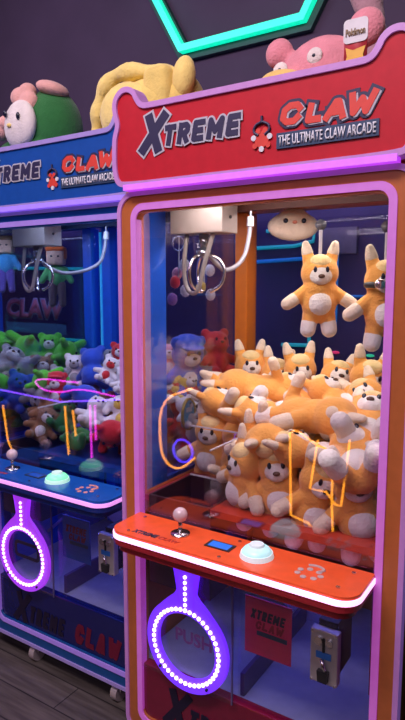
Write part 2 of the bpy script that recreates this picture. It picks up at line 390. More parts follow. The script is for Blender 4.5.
    js = A('joystick', add_cyl(add_cyl(BM(), (0.308, -0.078, 0.872), (0.308, -0.078, 0.877), 0.032), (0.308, -0.078, 0.877), (0.308, -0.078, 0.925), 0.007), chrome, True)
    B('joystick_ball', add_ell(BM(), (0.308, -0.078, 0.938), 0.0245), mat('joystick_knob', (0.70, 0.52, 0.55), 0.15, coat=0.6), js, True)
    bt = A('push_button', add_cyl(BM(), (0.59, -0.082, 0.872), (0.59, -0.082, 0.886), 0.052, 0.048, 28), t('button_ring', (0.85, 0.85, 0.9), 0.3, emit=p['be'], es=0.35))
    bm = add_ell(BM(), (0.59, -0.082, 0.884), (0.046, 0.046, 0.024)); B('button_dome', bm, t('button', p['btn'], 0.25, emit=p['be'], es=0.5), bt, True)
    B('button_cap', add_cyl(BM(), (0.59, -0.082, 0.904), (0.59, -0.082, 0.911), 0.024, 0.021), t('button_cap', (0.8, 0.85, 0.88), 0.3, emit=p['be'], es=0.25), bt)
    ds = A('counter_display', add_box(BM(), (0.418, -0.108, 0.871), (0.508, -0.06, 0.8745)), black)
    B('screen', add_box(BM(), (0.428, -0.102, 0.8735), (0.498, -0.066, 0.8752)), t('screen', (0.02, 0.1, 0.5), 0.2, emit=(0.02, 0.22, 0.9), es=0.55 if pk == 'red' else 0.03), ds)
    for x, y in ((0.125, -0.03), (0.5, -0.025), (0.87, -0.03), (0.15, -0.15), (0.5, -0.152), (0.86, -0.13)): B('screw', add_cyl(BM(), (x, y, 0.872), (x, y, 0.8755), 0.006, seg=12), chrome, cp)
    # console print
    def flat(s, x0, x1, y0, y1, m, bold=0.04, sh=0.2):
        b = text_bm(s, (x0, x1, y0, y1), 0.0, 0.0, bold, sh)
        for v in b.verts: v.co = Vector((v.co.x, v.co.z, 0.8725))
        r = bmesh.ops.extrude_face_region(b, geom=b.faces[:])
        for g in r['geom']:
            if isinstance(g, bmesh.types.BMVert): g.co.z += 0.0006
        return b
    B('console_lettering', flat('XTREME', 0.16, 0.262, -0.148, -0.126, navy), navy, cp); B('console_lettering', flat('CLAW', 0.266, 0.345, -0.146, -0.128, redprint), t('console_print', (0.55, 0.03, 0.02), 0.4), cp)
    bm = BM()
    for k in range(7):
        a = math.radians(51.4 * k); add_cyl(bm, (0.765 + 0.034 * math.cos(a), -0.10 + 0.026 * math.sin(a), 0.872), (0.765 + 0.034 * math.cos(a), -0.10 + 0.026 * math.sin(a), 0.8735), 0.009, seg=12)
    add_tube(bm, smooth_path([(0.745, -0.055, 0.873), (0.77, -0.045, 0.873), (0.80, -0.06, 0.873), (0.785, -0.078, 0.873)], 2), 0.004, 6)
    B('console_emblem', bm, t('emblem', (0.55, 0.42, 0.4) if pk == 'red' else (0.75, 0.3, 0.25), 0.4), cp)
    # lower cabinet
    lw = A('lower_panel', add_box(BM(), (0.076, 0.008, 0.04), (0.924, 0.045, 0.285), 0.004), lower)
    dk = mat('dark_letter', (0.012, 0.008, 0.03), 0.4); dr = mat('dull_red_letter', (0.16, 0.006, 0.03), 0.4)
    B('panel_lettering', stroke_bm('X', (0.165, 0.26, 0.085, 0.235), 0.0055, 0.032, 0.003, 0.25), dk, lw); B('panel_lettering', word_bm('TREME', (0.275, 0.50, 0.10, 0.185), 0.0055, 0.020, 0.2), dk, lw)
    B('panel_lettering', word_bm('CLAW', (0.57, 0.83, 0.10, 0.195), 0.0055, 0.025, 0.18), dr, lw)
    A('lower_window', add_box(BM(), (0.472, 0.020, 0.287), (0.922, 0.025, 0.80)), clear)
    A('cabinet_base', add_box(BM(), (0.03, 0.05, 0.24), (0.97, 0.835, 0.275)), mat('cabinet_white', (0.26, 0.28, 0.40), 0.5))
    # prize ramp walls and inner panels
    bm = BM(); add_prism(bm, [(0.46, 0.06), (0.475, 0.06), (0.475, 0.60), (0.46, 0.60)], 0.276, 0.36, 'z'); A('ramp_wall', bm, t('ramp', (0.05, 0.03, 0.14), 0.4))
    add = BM(); add_prism(add, [(0.06, 0.50), (0.42, 0.276), (0.62, 0.276), (0.62, 0.55)], 0.62, 0.635, 'y'); A('inner_divider', add, t('divider', (0.34, 0.30, 0.46), 0.5))
    A('inner_beam', add_box(BM(), (0.83, 0.30, 0.276), (0.92, 0.38, 0.80)), t('beam', (0.22, 0.03, 0.06) if pk == 'red' else (0.03, 0.03, 0.14), 0.5))
    # hanging card sign
    cd = A('sign_card', add_box(BM(), (0.492, 0.030, 0.472), (0.658, 0.034, 0.668)), t('card', (0.72, 0.03, 0.14) if pk == 'red' else (0.01, 0.07, 0.42), 0.5))
    B('card_lettering', word_bm('XTREME', (0.512, 0.632, 0.596, 0.629), 0.0288, 0.0075, 0.2), navy if pk == 'red' else dr, cd)
    B('card_lettering', word_bm('CLAW', (0.530, 0.628, 0.563, 0.591), 0.0288, 0.007, 0.2), dr if pk == 'blue' else mat('card_red', (0.30, 0.01, 0.05), 0.5), cd)
    B('card_banner', add_box(BM(), (0.537, 0.0275, 0.543), (0.644, 0.0305, 0.557)), banner_m, cd)
    # coin mechanism
    cz = 0.02
    cm = A('coin_mechanism', add_box(BM(), (0.735, -0.004, 0.462), (0.822, 0.026, 0.632), 0.004), mat('brushed_metal', (0.55, 0.50, 0.52), 0.4, 0.45))
    for x, r_ in ((0.762, 0.013), (0.796, 0.011)): B('coin_knob', add_cyl(BM(), (x, -0.004, 0.60), (x, -0.012, 0.60), r_), chrome, cm)
    for x, z in ((0.742, 0.626), (0.815, 0.626), (0.742, 0.468), (0.815, 0.468)): B('screw', add_cyl(BM(), (x, -0.003, z), (x, -0.008, z), 0.004, seg=10), chrome, cm)
    B('coin_slot', add_box(BM(), (0.775, -0.009, 0.566), (0.782, -0.003, 0.61)), black, cm)
    B('blue_label', add_box(BM(), (0.755, -0.007, 0.545), (0.802, -0.0035, 0.565)), mat('blue_sticker', (0.03, 0.2, 0.7), 0.4), cm)
    B('coin_return', add_prism(BM(), [(0.766, 0.475), (0.795, 0.475), (0.798, 0.51), (0.763, 0.51)], -0.02, -0.003), black, cm)
    B('lever', add_tube(BM(), [(0.775, -0.010, 0.545), (0.782, -0.016, 0.525), (0.79, -0.012, 0.505)], 0.006), chrome, cm, True)
    cc_ = A('coin_chute', add_box(BM(), (0.748, 0.028, 0.47), (0.81, 0.16, 0.65), 0.004), black)
    cm.location.z += cz; cc_.location.z += cz
    # prize door with the LED ring
    cxr, czr, Ro, Ri = 0.294, 0.445, 0.166, 0.118
    gl = t('ring_glow', (0.12, 0.06, 0.45), 0.35, emit=(0.16, 0.02, 0.95) if pk == 'red' else (0.34, 0.03, 0.72), es=1.0)
    op = [(Ro * math.cos(R_), Ro * math.sin(R_)) for R_ in [math.radians(131 + 278 * k / 48) for k in range(49)]]
    nk = [(v.x, v.y) for v in smooth_path([(0.108, 0.126, 0), (0.080, 0.155, 0), (0.046, 0.182, 0), (0.030, 0.215, 0), (0.032, 0.250, 0), (0.056, 0.290, 0), (0.062, 0.356, 0)], 1)]
    op = op + nk[1:] + [(-a, b) for a, b in nk[1:]][::-1]
    out = [(cxr + a, czr + b) for a, b in op]; nO = len(op); n1 = 49; inn = []
    for k in range(nO):
        a = math.radians(131 + 278 * k / 48) if k < n1 else math.radians(49 + 82 * (k - n1 + 1) / (nO - n1 + 1))
        inn.append((cxr + Ri * math.cos(a), czr + Ri * math.sin(a)))
    rg = A('prize_ring', add_ringprism(BM(), out, inn, -0.030, -0.014), gl)
    bm = BM()
    for k in range(44):
        a = 2 * math.pi * k / 44 + math.pi / 2; add_ell(bm, (cxr + 0.134 * math.cos(a), -0.033, czr + 0.134 * math.sin(a)), (0.0082, 0.006, 0.0082), sub=1)
    for k in range(6): add_ell(bm, (cxr, -0.033, czr + 0.134 + 0.020 * (k + 1)), (0.0075, 0.006, 0.0075), sub=1)
    B('led_strip', bm, t('led', (1, 1, 1), 0.3, emit=(0.80, 0.60, 1.0) if pk == 'red' else (0.95, 0.5, 0.85), es=3.2), rg)
    for a in (225, 305): B('ring_screw', add_cyl(BM(), (cxr + 0.152 * math.cos(math.radians(a)), -0.030, czr + 0.152 * math.sin(math.radians(a))), (cxr + 0.152 * math.cos(math.radians(a)), -0.036, czr + 0.152 * math.sin(math.radians(a))), 0.005, seg=10), black, rg)
    dr_ = A('prize_door', add_box(BM(), (0.085, -0.012, 0.287), (0.466, -0.007, 0.785)), clear)
    B('door_edge', add_box(BM(), (0.464, -0.0125, 0.287), (0.469, -0.0065, 0.785)), mat('acrylic_dark_edge', (0.12, 0.10, 0.22), 0.3), dr_)
    if pk == 'red':
        B('door_lettering', text_bm('PUSH', (0.235, 0.385, 0.440, 0.490), -0.0060, 0.0, 0.03, 0), mat('etched_letter', (0.20, 0.06, 0.26), 0.5), dr_)
    else:
        B('door_sticker', add_ringprism(BM(), rrect(0.21, 0.375, 0.42, 0.50, 0.02), rrect(0.225, 0.36, 0.435, 0.485, 0.012), -0.006, -0.004), mat('dark_letter', (0.012, 0.008, 0.03), 0.4), dr_)
    A('prize_bar', add_tube(BM(), [(0.10, 0.30, 0.40), (0.30, 0.24, 0.55)], 0.008), t('bar', (0.55, 0.20, 0.08) if pk == 'red' else (0.15, 0.15, 0.4), 0.5), True)
    # casters
    for x, y in ((0.29, 0.036), (0.80, 0.036), (0.29, 0.80), (0.80, 0.80)):
        c = A('caster', add_box(add_box(BM(), (x - 0.03, y - 0.03, -0.012), (x + 0.03, y + 0.03, 0.0)), (x - 0.02, y - 0.012, -0.06), (x + 0.02, y + 0.012, -0.012), 0.004), chrome)
        w = add_cyl(BM(), (x - 0.016, y, -0.060), (x + 0.016, y, -0.060), 0.040, seg=24); B('wheel', w, mat('caster_wheel', (0.42, 0.36, 0.36), 0.5), c)
    A('cabinet_floor', add_box(BM(), (0.03, 0.05, 0.0), (0.97, 0.835, 0.03)), under)
    # claw carriage
    gx, px_, py_ = (0.0, 0.0, 0.0) if pk == 'red' else (-0.045, 0.055, 0.05)
    cg = A('claw_carriage', add_box(BM(), (0.070 + gx, 0.205, 1.860), (0.292 + gx, 0.315, 1.977), 0.004), mat('carriage_metal', (0.40, 0.34, 0.31), 0.4, 0.15))
    B('carriage_screws', add_cyl(BM(), (0.291 + gx, 0.26, 1.915), (0.296 + gx, 0.26, 1.915), 0.006, seg=10), black, cg)
    A('carriage_rail', add_cyl(add_cyl(BM(), (0.01, 0.225, 1.985), (0.99, 0.225, 1.985), 0.008), (0.01, 0.295, 1.985), (0.99, 0.295, 1.985), 0.008), mat('rail', (0.3, 0.3, 0.33), 0.3, 0.9))
    kx, ky = 0.185 + gx, 0.255
    cl = A('claw', add_cyl(add_cyl(BM(), (kx, ky, 1.860), (kx, ky, 1.80), 0.018), (kx, ky, 1.80), (kx, ky, 1.775), 0.03, 0.02), mat('claw_metal', (0.45, 0.45, 0.48), 0.25, 0.9), True)
    B('claw_sleeve', add_cyl(BM(), (kx, ky, 1.859), (kx, ky, 1.78), 0.042, 0.034, 24, False), acryl, cl)
    for k in range(3):
        a = math.radians(20 + 120 * k); d = Vector((math.cos(a), math.sin(a), 0)); c0 = Vector((kx, ky, 0))
        pts = [c0 + d * 0.02 + Vector((0, 0, 1.785)), c0 + d * 0.058 + Vector((0, 0, 1.772)), c0 + d * 0.082 + Vector((0, 0, 1.725)), c0 + d * 0.066 + Vector((0, 0, 1.672)), c0 + d * 0.022 + Vector((0, 0, 1.652))]
        B('claw_prong', add_tube(BM(), smooth_path(pts, 2), 0.0065, 8), chrome, cl, True)
    # coiled cable loop and its plug
    pts = [(0.19 + gx, 0.275, 1.79), (0.205 + gx, 0.31, 1.755), (0.195, 0.40, 1.725), (0.215 + px_, 0.50 + py_, 1.77), (0.217 + px_, 0.54 + py_, 1.86), (0.216 + px_, 0.55 + py_, 1.915)]
    A('claw_cable', add_tube(BM(), smooth_path(pts, 3), 0.0090, 8), mat('cable_white', (0.30, 0.29, 0.33), 0.4), True)
    pl = A('cable_plug', add_cyl(BM(), (0.216 + px_, 0.551 + py_, 1.91), (0.216 + px_, 0.553 + py_, 1.948), 0.015, 0.013), white_pl)
    B('plug_tip', add_cyl(BM(), (0.216 + px_, 0.553 + py_, 1.948), (0.216 + px_, 0.553 + py_, 1.976), 0.006), mat('rail', (0.3, 0.3, 0.33), 0.3, 0.9), pl)
    pts = [(0.125, 0.235, 1.86), (0.120, 0.22, 1.76), (0.128, 0.215, 1.68), (0.155, 0.215, 1.642), (0.19, 0.215, 1.655), (0.205, 0.22, 1.74), (0.238, 0.235, 1.86)]
    pts = [(a + gx, b_, c_) for a, b_, c_ in pts]
    A('strength_cord', add_tube(BM(), smooth_path(pts, 3), 0.0085, 8), mat('clear_tubing', (0.30, 0.27, 0.26), 0.25), True)
    # LED string inside the top rear edge
    bm = BM()
    for k in range(13): add_ell(bm, (0.66 + 0.02 * k, 0.832, 1.950), (0.004, 0.002, 0.0016), sub=1)
    A('led_string', bm, mat('led_string', (1, 1, 1), 0.4, emit=(0.8, 0.8, 0.85), es=0.8))
    if decal:
        m1 = mat('decal_red', (0.30, 0.06, 0.14), 0.6); m2 = mat('decal_outline', (0.14, 0.13, 0.30), 0.6); m3 = mat('decal_blue', (0.03, 0.09, 0.22), 0.6)
        rgz = [c for c in root.children if c.name.startswith('rear_glass')][0]
        B('decal_lettering', text_bm('CLAW', (0.19, 0.74, 1.455, 1.595), 0.8385, 0.001, 0.09, 0.1), m2, rgz); B('decal_lettering', text_bm('CLAW', (0.20, 0.73, 1.465, 1.585), 0.8370, 0.001, 0.04, 0.1), m1, rgz)
        B('decal_banner', add_box(BM(), (0.19, 0.837, 1.37), (0.74, 0.839, 1.435)), m3, rgz)
    # lamps of the machine itself
    def lamp(nm, loc, tgt, sx, sy, e, col):
        o = area(nm, Vector(loc) + Vector((ox, oy, 0)), Vector(tgt) + Vector((ox, oy, 0)), sx, sy, e, col); return o
    warm = (1.0, 0.90, 0.80) if pk == 'red' else (0.50, 0.66, 1.0)
    lamp('display_lamp', (0.46, 0.075, 1.962), (0.50, 0.50, 1.1), 0.6, 0.07, 3.2 if pk == 'red' else 1.3, warm)
    lamp('display_lamp_rear', (0.56, 0.47, 1.985), (0.56, 0.44, 1.0), 0.66, 0.16, 7.5 if pk == 'red' else 4.2, warm)
    A('added_lamp_hider', add_box(BM(), (0.02, 0.368, 1.946), (0.98, 0.378, 1.995)), t('lamp_hider_paint', (0.10, 0.03, 0.02) if pk == 'red' else (0.01, 0.03, 0.1), 0.6))  # added bar that keeps the rear lamp out of the camera's sight
    lamp('cabinet_lamp', (0.55, 0.12, 0.79), (0.55, 0.45, 0.3), 0.7, 0.1, 1.9, (0.12, 0.15, 1.0))
    return root

MR = machine('claw_machine', 'red claw machine with orange frame, glowing pink trim and orange plush inside', 0.0, 0.0, 'red')
MB_ = machine('claw_machine', 'blue claw machine with mixed plush toys, left of the red machine', -1.012, 0.16, 'blue')
ML = machine('claw_machine', 'farthest left claw machine, seen through the glass of the blue machine', -2.03, 0.16, 'blue', decal=True, detail=False)

# dark arcade row behind, with teal edge lights
ar = tag(empty('arcade_cabinet', (-0.5, 1.55, FL)), 'dark arcade cabinet row with thin teal edge lights behind the claw machines', 'arcade cabinet')
def AR(nm, bm, m, sm=False): o = obj(nm, bm, m, ar, sm); o.location = -Vector(ar.location); return o
AR('body', add_box(BM(), (-2.6, 1.34, FL), (1.2, 1.9, 2.12), 0.02), mat('cabinet_navy', (0.045, 0.035, 0.14), 0.5, var=0.3, scale=2))
teal = mat('teal_strip', (0.05, 0.4, 0.42), 0.4, emit=(0.0, 0.30, 0.34), es=0.8); tealb = mat('blue_strip', (0.05, 0.2, 0.6), 0.4, emit=(0.0, 0.13, 0.38), es=0.8)
def strip(pts, m=teal, r=0.010): AR('edge_light', add_tube(BM(), smooth_path(pts, 1), r, 8), m, True)
yy = 1.325
strip([(-0.24, yy, 1.872), (0.165, yy, 1.880), (0.175, yy, 1.957), (-0.10, yy, 1.962)])
strip([(-0.16, yy, 1.80), (0.13, yy, 1.812)], tealb)
strip([(0.155, yy, 1.46), (0.160, yy, 1.32)]); strip([(0.0, yy, 1.355), (0.16, yy, 1.36)]); strip([(0.30, yy, 1.88), (0.30, yy, 1.45)], tealb, 0.007); strip([(0.30, yy, 1.62), (0.62, yy, 1.62)], tealb, 0.006)
strip([(-2.3, yy, 1.80), (-1.05, yy, 1.77)]); strip([(-1.16, yy, 2.0), (-1.15, yy, 1.2)]); strip([(-1.7, yy, 1.30), (-1.15, yy, 1.30)])
AR('marquee', add_box(BM(), (0.22, 1.31, 1.83), (0.40, 1.339, 1.96)), mat('grey_marquee', (0.16, 0.16, 0.24), 0.5))
for x, z, c in ((0.30, 1.33, (0.9, 0.05, 0.2)), (0.48, 1.325, (0.05, 0.8, 0.35)), (0.62, 1.33, (0.1, 0.4, 0.9))):
    AR('status_light', add_ell(BM(), (x, 1.335, z), (0.022, 0.01, 0.008)), mat('status_%d' % int(x * 100), c, 0.4, emit=c, es=0.6), True)

# teal machine whose edge shows at the right of the photograph
tm = tag(empty('game_cabinet', (1.4, 0.6, FL)), 'teal lit game cabinet right beside the red claw machine', 'game cabinet')
def TM(nm, bm, m): o = obj(nm, bm, m, tm); o.location = -Vector(tm.location); return o
TM('body', add_box(BM(), (1.03, 0.03, FL), (1.9, 0.9, 1.9), 0.015), mat('teal_cabinet', (0.02, 0.14, 0.18), 0.4))
TM('front_panel', add_box(BM(), (1.05, 0.0, FL + 0.05), (1.88, 0.028, 1.85), 0.008), mat('teal_panel', (0.02, 0.22, 0.30), 0.35))
TM('edge_light', add_box(BM(), (1.032, -0.012, FL + 0.05), (1.048, 0.028, 1.85)), mat('teal_edge', (0.05, 0.5, 0.6), 0.35, emit=(0.0, 0.18, 0.26), es=0.7))

# orange neon signs standing across the aisle: the machines' front glass mirrors them
orange_n = mat('orange_neon', (1, 0.5, 0.1), 0.4, emit=(1.0, 0.36, 0.02), es=5.5)
blue_n = mat('blue_neon', (0.2, 0.1, 1), 0.4, emit=(0.10, 0.05, 1.0), es=5.0)
def neon(label, vy, parts, name='neon_sign', plane=0.019):
    ry = 2 * plane - vy
    xs = [q[0] for pts, m in parts for q in pts]
    r = tag(empty(name, (sum(xs) / len(xs), ry, FL)), label, 'neon sign')
    for pts, m in parts:
        o = obj('neon_tube', add_tube(BM(), [(x, ry, z) for x, z in pts], 0.0075, 8), m, r, True); o.location = -Vector(r.location)
    o = obj('stand', add_box(add_box(BM(), (min(xs) - 0.05, ry - 0.04, FL), (max(xs) + 0.05, ry - 0.025, 1.0)), (min(xs) - 0.05, ry - 0.16, FL), (max(xs) + 0.05, ry + 0.06, FL + 0.02)), black, r); o.location = -Vector(r.location)
neon('orange zigzag neon sign on a black floor stand, mirrored in the red machine glass', 1.9, [
    ([(0.0, 0.06 + 0.02), (-0.06, 0.13), (-0.181, 0.157), (-0.199, 0.713), (-0.17, 0.735), (-0.129, 0.728), (0.0, 0.655), (0.096, 0.64), (0.098, 0.30), (0.112, 0.088)], orange_n),
    ([(-0.005, 0.694), (-0.051, 0.365), (0.058, 0.363), (0.126, 0.291), (0.16, 0.291), (0.203, 0.725)], orange_n)])
ring = [(-0.775 + 0.075 * math.cos(a), 0.60 + 0.075 * math.sin(a)) for a in [2 * math.pi * k / 28 for k in range(29)]]
J = [(v.x, v.y) for v in smooth_path([(-0.70, 1.02, 0), (-0.958, 0.92, 0), (-0.962, 0.577, 0), (-0.897, 0.484, 0), (-0.799, 0.467, 0), (-0.681, 0.567, 0)], 2)]
neon('orange hook neon sign with a blue ring on a black floor stand', 1.5, [(J, orange_n), (ring, blue_n)])

magenta_n = mat('magenta_neon', (1, 0.2, 0.8), 0.4, emit=(0.8, 0.03, 0.75), es=4.5); violet_n = mat('violet_neon', (0.3, 0.2, 1), 0.4, emit=(0.22, 0.06, 1.0), es=5.0)
neon('orange, magenta and violet neon tubes on a wide black floor stand across the aisle', 1.9, [
    ([(-2.261, 0.66), (-2.231, 0.231)], orange_n), ([(-2.168, 0.637), (-2.142, 0.418)], orange_n), ([(-1.973, 0.701), (-1.966, 0.24)], magenta_n), ([(-1.918, 0.707), (-1.916, 0.416)], magenta_n),
    ([(-3.094, 0.72), (-2.319, 0.69), (-1.651, 0.78)], violet_n), ([(v.x, v.y) for v in smooth_path([(-2.10, 0.875, 0), (-2.643, 0.87, 0), (-2.56, 0.775, 0), (-2.315, 0.765, 0), (-2.08, 0.83, 0), (-1.70, 0.80, 0)], 2)], magenta_n),
    ([(-3.059, 0.579), (-3.01, 0.257), (-2.936, 0.127)], orange_n)], plane=0.179)

# ------------------------------------------------------------------ plush toys
eye_m = mat('bead_eye', (0.01, 0.012, 0.03), 0.15); nose_m = mat('stitched_nose', (0.10, 0.05, 0.03), 0.6)
fox_o = plush_mat('plush_orange', (0.86, 0.41, 0.095)); fox_c = plush_mat('plush_cream', (0.78, 0.66, 0.50)); fox_w = plush_mat('plush_white', (0.82, 0.78, 0.72)); fox_y = plush_mat('plush_straw', (0.85, 0.66, 0.30))
def limb(bm, p0, p1, r0, r1, n=7):
    p0 = Vector(p0); p1 = Vector(p1)
    for k in range(n): q = k / (n - 1); add_ell(bm, p0.lerp(p1, q), r0 + (r1 - r0) * q, sub=2)
    return bm
def make_fox(pose):
    r = empty('plush_fox')
    bm = BM(); add_ell(bm, (0, 0, 0.090), (0.060, 0.050, 0.066)); add_ell(bm, (0, 0, 0.192), (0.064, 0.052, 0.060)); add_ell(bm, (0, 0, 0.140), (0.056, 0.046, 0.045))
    if pose == 'stand':
        arms = [((s * 0.046, 0, 0.130), (s * 0.108, -0.014, 0.088)) for s in (-1, 1)]; legs = [((s * 0.028, 0, 0.05), (s * 0.036, -0.006, 0.0)) for s in (-1, 1)]
    else:
        arms = [((s * 0.046, 0, 0.135), (s * 0.092, -0.055, 0.115)) for s in (-1, 1)]; legs = [((s * 0.03, -0.01, 0.052), (s * 0.056, -0.098, 0.040)) for s in (-1, 1)]
    for a, b in arms: limb(bm, a, b, 0.024, 0.021)
    for a, b in legs: limb(bm, a, b, 0.029, 0.026)
    ears = []
    for s in (-1, 1):
        for k in range(9):
            q = k / 8; ears.append((s, k, (s * (0.037 + 0.012 * q), 0.004, 0.232 + 0.055 * q), (0.023 - 0.010 * q * q, 0.015 - 0.006 * q * q, 0.014), (0, s * 0.2, 0)))
    for s, k, c, rr, ro in ears: add_ell(bm, c, rr, ro, 2)
    limb(bm, (0, 0.04, 0.06), (0.01, 0.10, 0.085), 0.019, 0.016)
    obj('body', remesh(bm, 0.0055, 3), fox_o, r, True)
    obj('belly_patch', add_ell(BM(), (0, -0.020, 0.090), (0.044, 0.036, 0.047)), fox_w, r, True)
    face = BM(); add_ell(face, (0, -0.020, 0.186), (0.046, 0.037, 0.040)); add_ell(face, (0, -0.031, 0.172), (0.030, 0.030, 0.022)); obj('face_patch', remesh(face, 0.005, 3), fox_w, r, True)
    obj('forehead_patch', add_ell(BM(), (0.0, -0.010, 0.224), (0.040, 0.038, 0.031)), fox_y, r, True)
    for s in (-1, 1):
        obj('eye', add_ell(BM(), (s * 0.020, -0.051, 0.203), (0.0065, 0.0045, 0.0105), sub=2), eye_m, r, True)
        tb = BM()
        for q_, k, c, rr, ro in ears:
            if q_ == s and k >= 4: add_ell(tb, c, (rr[0] + 0.0012, rr[1] + 0.0012, rr[2] + 0.0005), ro, 2)
        obj('ear_tip', remesh(tb, 0.004, 2), fox_c, r, True)
    obj('nose', add_ell(BM(), (0, -0.0600, 0.181), (0.0115, 0.007, 0.0075), sub=2), nose_m, r, True)
    for a, b in arms:
        a = Vector(a); b = Vector(b); obj('hand_patch', remesh(limb(BM(), a.lerp(b, 0.62), b, 0.0238, 0.0225, 5), 0.005, 2), fox_c, r, True)
    for a, b in legs:
        a = Vector(a); b = Vector(b); obj('foot_patch', remesh(limb(BM(), a.lerp(b, 0.55), b, 0.0285, 0.0275, 5), 0.005, 2), fox_w, r, True)
    obj('tail_tip', remesh(limb(BM(), (0.0065, 0.082, 0.077), (0.01, 0.101, 0.086), 0.018, 0.017, 4), 0.005, 2), fox_c, r, True)
    return r
R = math.radians
FOX = {'stand': make_fox('stand'), 'sit': make_fox('sit')}
used = set()
ORD = ['first', 'second', 'third', 'fourth', 'fifth', 'sixth', 'seventh', 'eighth', 'ninth', 'tenth']
def put(proto, key, loc, rot, sc=1.0):
    o = proto if key not in used else dup(proto); used.add(key)
    o.scale = (sc,) * 3
    M = Euler([R(a) for a in rot]).to_matrix()
    o.rotation_euler = [R(a) for a in rot]
    o.location = Vector(loc) - M @ (Vector((0, 0, 0.14)) * sc)     # loc is where the middle of the toy lies
    return o
# hanging pair (each hung from the roof by a suction-cup strap)
def hook(o):
    bm = BM(); add_cyl(bm, (0, 0.0, 0.255), (0, 0.0, 0.335), 0.006, seg=10); obj('hanging_strap', bm, mat('strap', (0.5, 0.5, 0.55), 0.3), o)
    c = add_cyl(BM(), (0, 0.0, 0.352), (0, 0.016, 0.352), 0.019, 0.012, 20); obj('suction_cup', c, mat('suction', (0.10, 0.10, 0.12), 0.15), o, True)
h1 = put(FOX['stand'], 'stand', (0.603, 0.33, 1.665), (0, 0, 28)); tag(h1, 'orange plush fox with cream belly hanging left of the other one', 'plush toy', 'hanging plush foxes')
h2 = put(FOX['stand'], 'stand', (0.825, 0.33, 1.637), (0, 0, 30), 1.05); tag(h2, 'orange plush fox hanging with a black mask band across its muzzle', 'plush toy', 'hanging plush foxes')
# the pile: (row, x, y, z, rot, pose key, scale, words)
pile = [
 ('back', 0.145, 0.70, 1.305, (-8, 0, 36), 'sit', 1.0, 'sitting up'), ('back', 0.255, 0.72, 1.275, (-10, 8, 30), 'stand', 1.0, 'standing'),
 ('back', 0.375, 0.72, 1.305, (0, -4, 34), 'stand', 1.0, 'standing'), ('back', 0.53, 0.71, 1.290, (-25, 14, 32), 'sit', 1.0, 'tilted back'),
 ('back', 0.66, 0.70, 1.295, (6, 8, 34), 'sit', 1.08, 'sitting up'), ('back', 0.83, 0.70, 1.27, (0, -12, 30), 'stand', 1.0, 'standing'),
 ('middle', 0.06+0.11, 0.52, 1.235, (20, -70, 20), 'sit', 1.0, 'lying on its side'), ('middle', 0.26, 0.50, 1.285, (82, 8, -72), 'stand', 1.15, 'face down'),
 ('middle', 0.44, 0.56, 1.265, (-70, 10, 70), 'stand', 1.0, 'lying back'), ('middle', 0.60, 0.52, 1.265, (-62, 10, 75), 'stand', 1.0, 'lying back'),
 ('middle', 0.74, 0.52, 1.25, (-40, -30, 20), 'sit', 1.0, 'slumped sideways'), ('middle', 0.87, 0.50, 1.25, (-20, 20, 20), 'sit', 1.05, 'sitting up'),
 ('second', 0.22, 0.385, 1.215, (-70, 20, 100), 'sit', 1.0, 'lying on its back'), ('second', 0.40, 0.37, 1.215, (-82, 0, 110), 'stand', 1.05, 'lying on its back'),
 ('second', 0.61, 0.32, 1.245, (84, 6, 82), 'stand', 1.22, 'lying face down'), ('second', 0.79, 0.33, 1.235, (-60, 0, 10), 'sit', 1.1, 'lying back'),
 ('upper front', 0.47, 0.21, 1.165, (78, -10, 30), 'stand', 1.08, 'head down'), ('upper front', 0.64, 0.18, 1.145, (-70, 10, 130), 'stand', 1.0, 'lying back'),
 ('upper front', 0.80, 0.17, 1.165, (-65, -15, 20), 'sit', 1.1, 'legs out'), ('upper front', 0.88, 0.24, 1.10, (-40, 40, 0), 'stand', 1.0, 'leaning over'),
 ('bottom front', 0.425, 0.14, 1.045, (0, 10, -30), 'stand', 1.0, 'standing'), ('bottom front', 0.55, 0.15, 1.045, (-4, -6, 22), 'stand', 1.0, 'standing'),
 ('bottom front', 0.69, 0.13, 1.03, (4, 12, 40), 'stand', 1.0, 'standing'), ('bottom front', 0.82, 0.14, 1.035, (-4, -8, 30), 'stand', 1.05, 'standing'),
 ('chute side', 0.145, 0.37, 1.06, (0, 4, 10), 'stand', 1.0, 'upright'), ('chute side', 0.265, 0.37, 1.06, (0, -6, 160), 'stand', 1.0, 'back turned'),
 ('chute side', 0.385, 0.31, 1.07, (0, 6, 60), 'stand', 1.0, 'upright'), ('inner', 0.52, 0.36, 1.06, (0, 80, 0), 'stand', 1.0, 'lying sideways'), ('inner', 0.70, 0.36, 1.08, (0, -80, 0), 'stand', 1.0, 'lying sideways'),
 ('inner', 0.86, 0.40, 1.06, (0, 10, 30), 'stand', 1.0, 'upright'), ('inner', 0.15, 0.58, 1.08, (0, 6, 30), 'stand', 1.0, 'upright'), ('inner', 0.33, 0.60, 1.07, (0, -70, 10), 'stand', 1.0, 'lying sideways'),
 ('inner', 0.55, 0.62, 1.07, (0, 75, 10), 'stand', 1.0, 'lying sideways'), ('inner', 0.78, 0.62, 1.08, (0, 85, 0), 'stand', 1.0, 'lying sideways'),
]
WHERE = {'back': 'in the rear row of the pile', 'middle': 'in the middle of the pile', 'second': 'on the pile behind the front row', 'upper front': 'in the upper front row', 'bottom front': 'pressed to the front glass at the bottom', 'chute side': 'against the clear chute wall', 'inner': 'deep inside the pile'}
cnt = {}
for row, x, y, z, rot, pose, sc, words in pile:
    o = put(FOX[pose], pose, (x, y, z - (0.04 if row == 'back' else 0.02)), rot, sc * 1.1); k = cnt.get(row, 0); cnt[row] = k + 1
    tag(o, 'orange fox %s %s, %s from left' % (words, WHERE[row], ORD[k]), 'plush toy', 'orange plush foxes in the pile')
hook(h1); hook(h2)
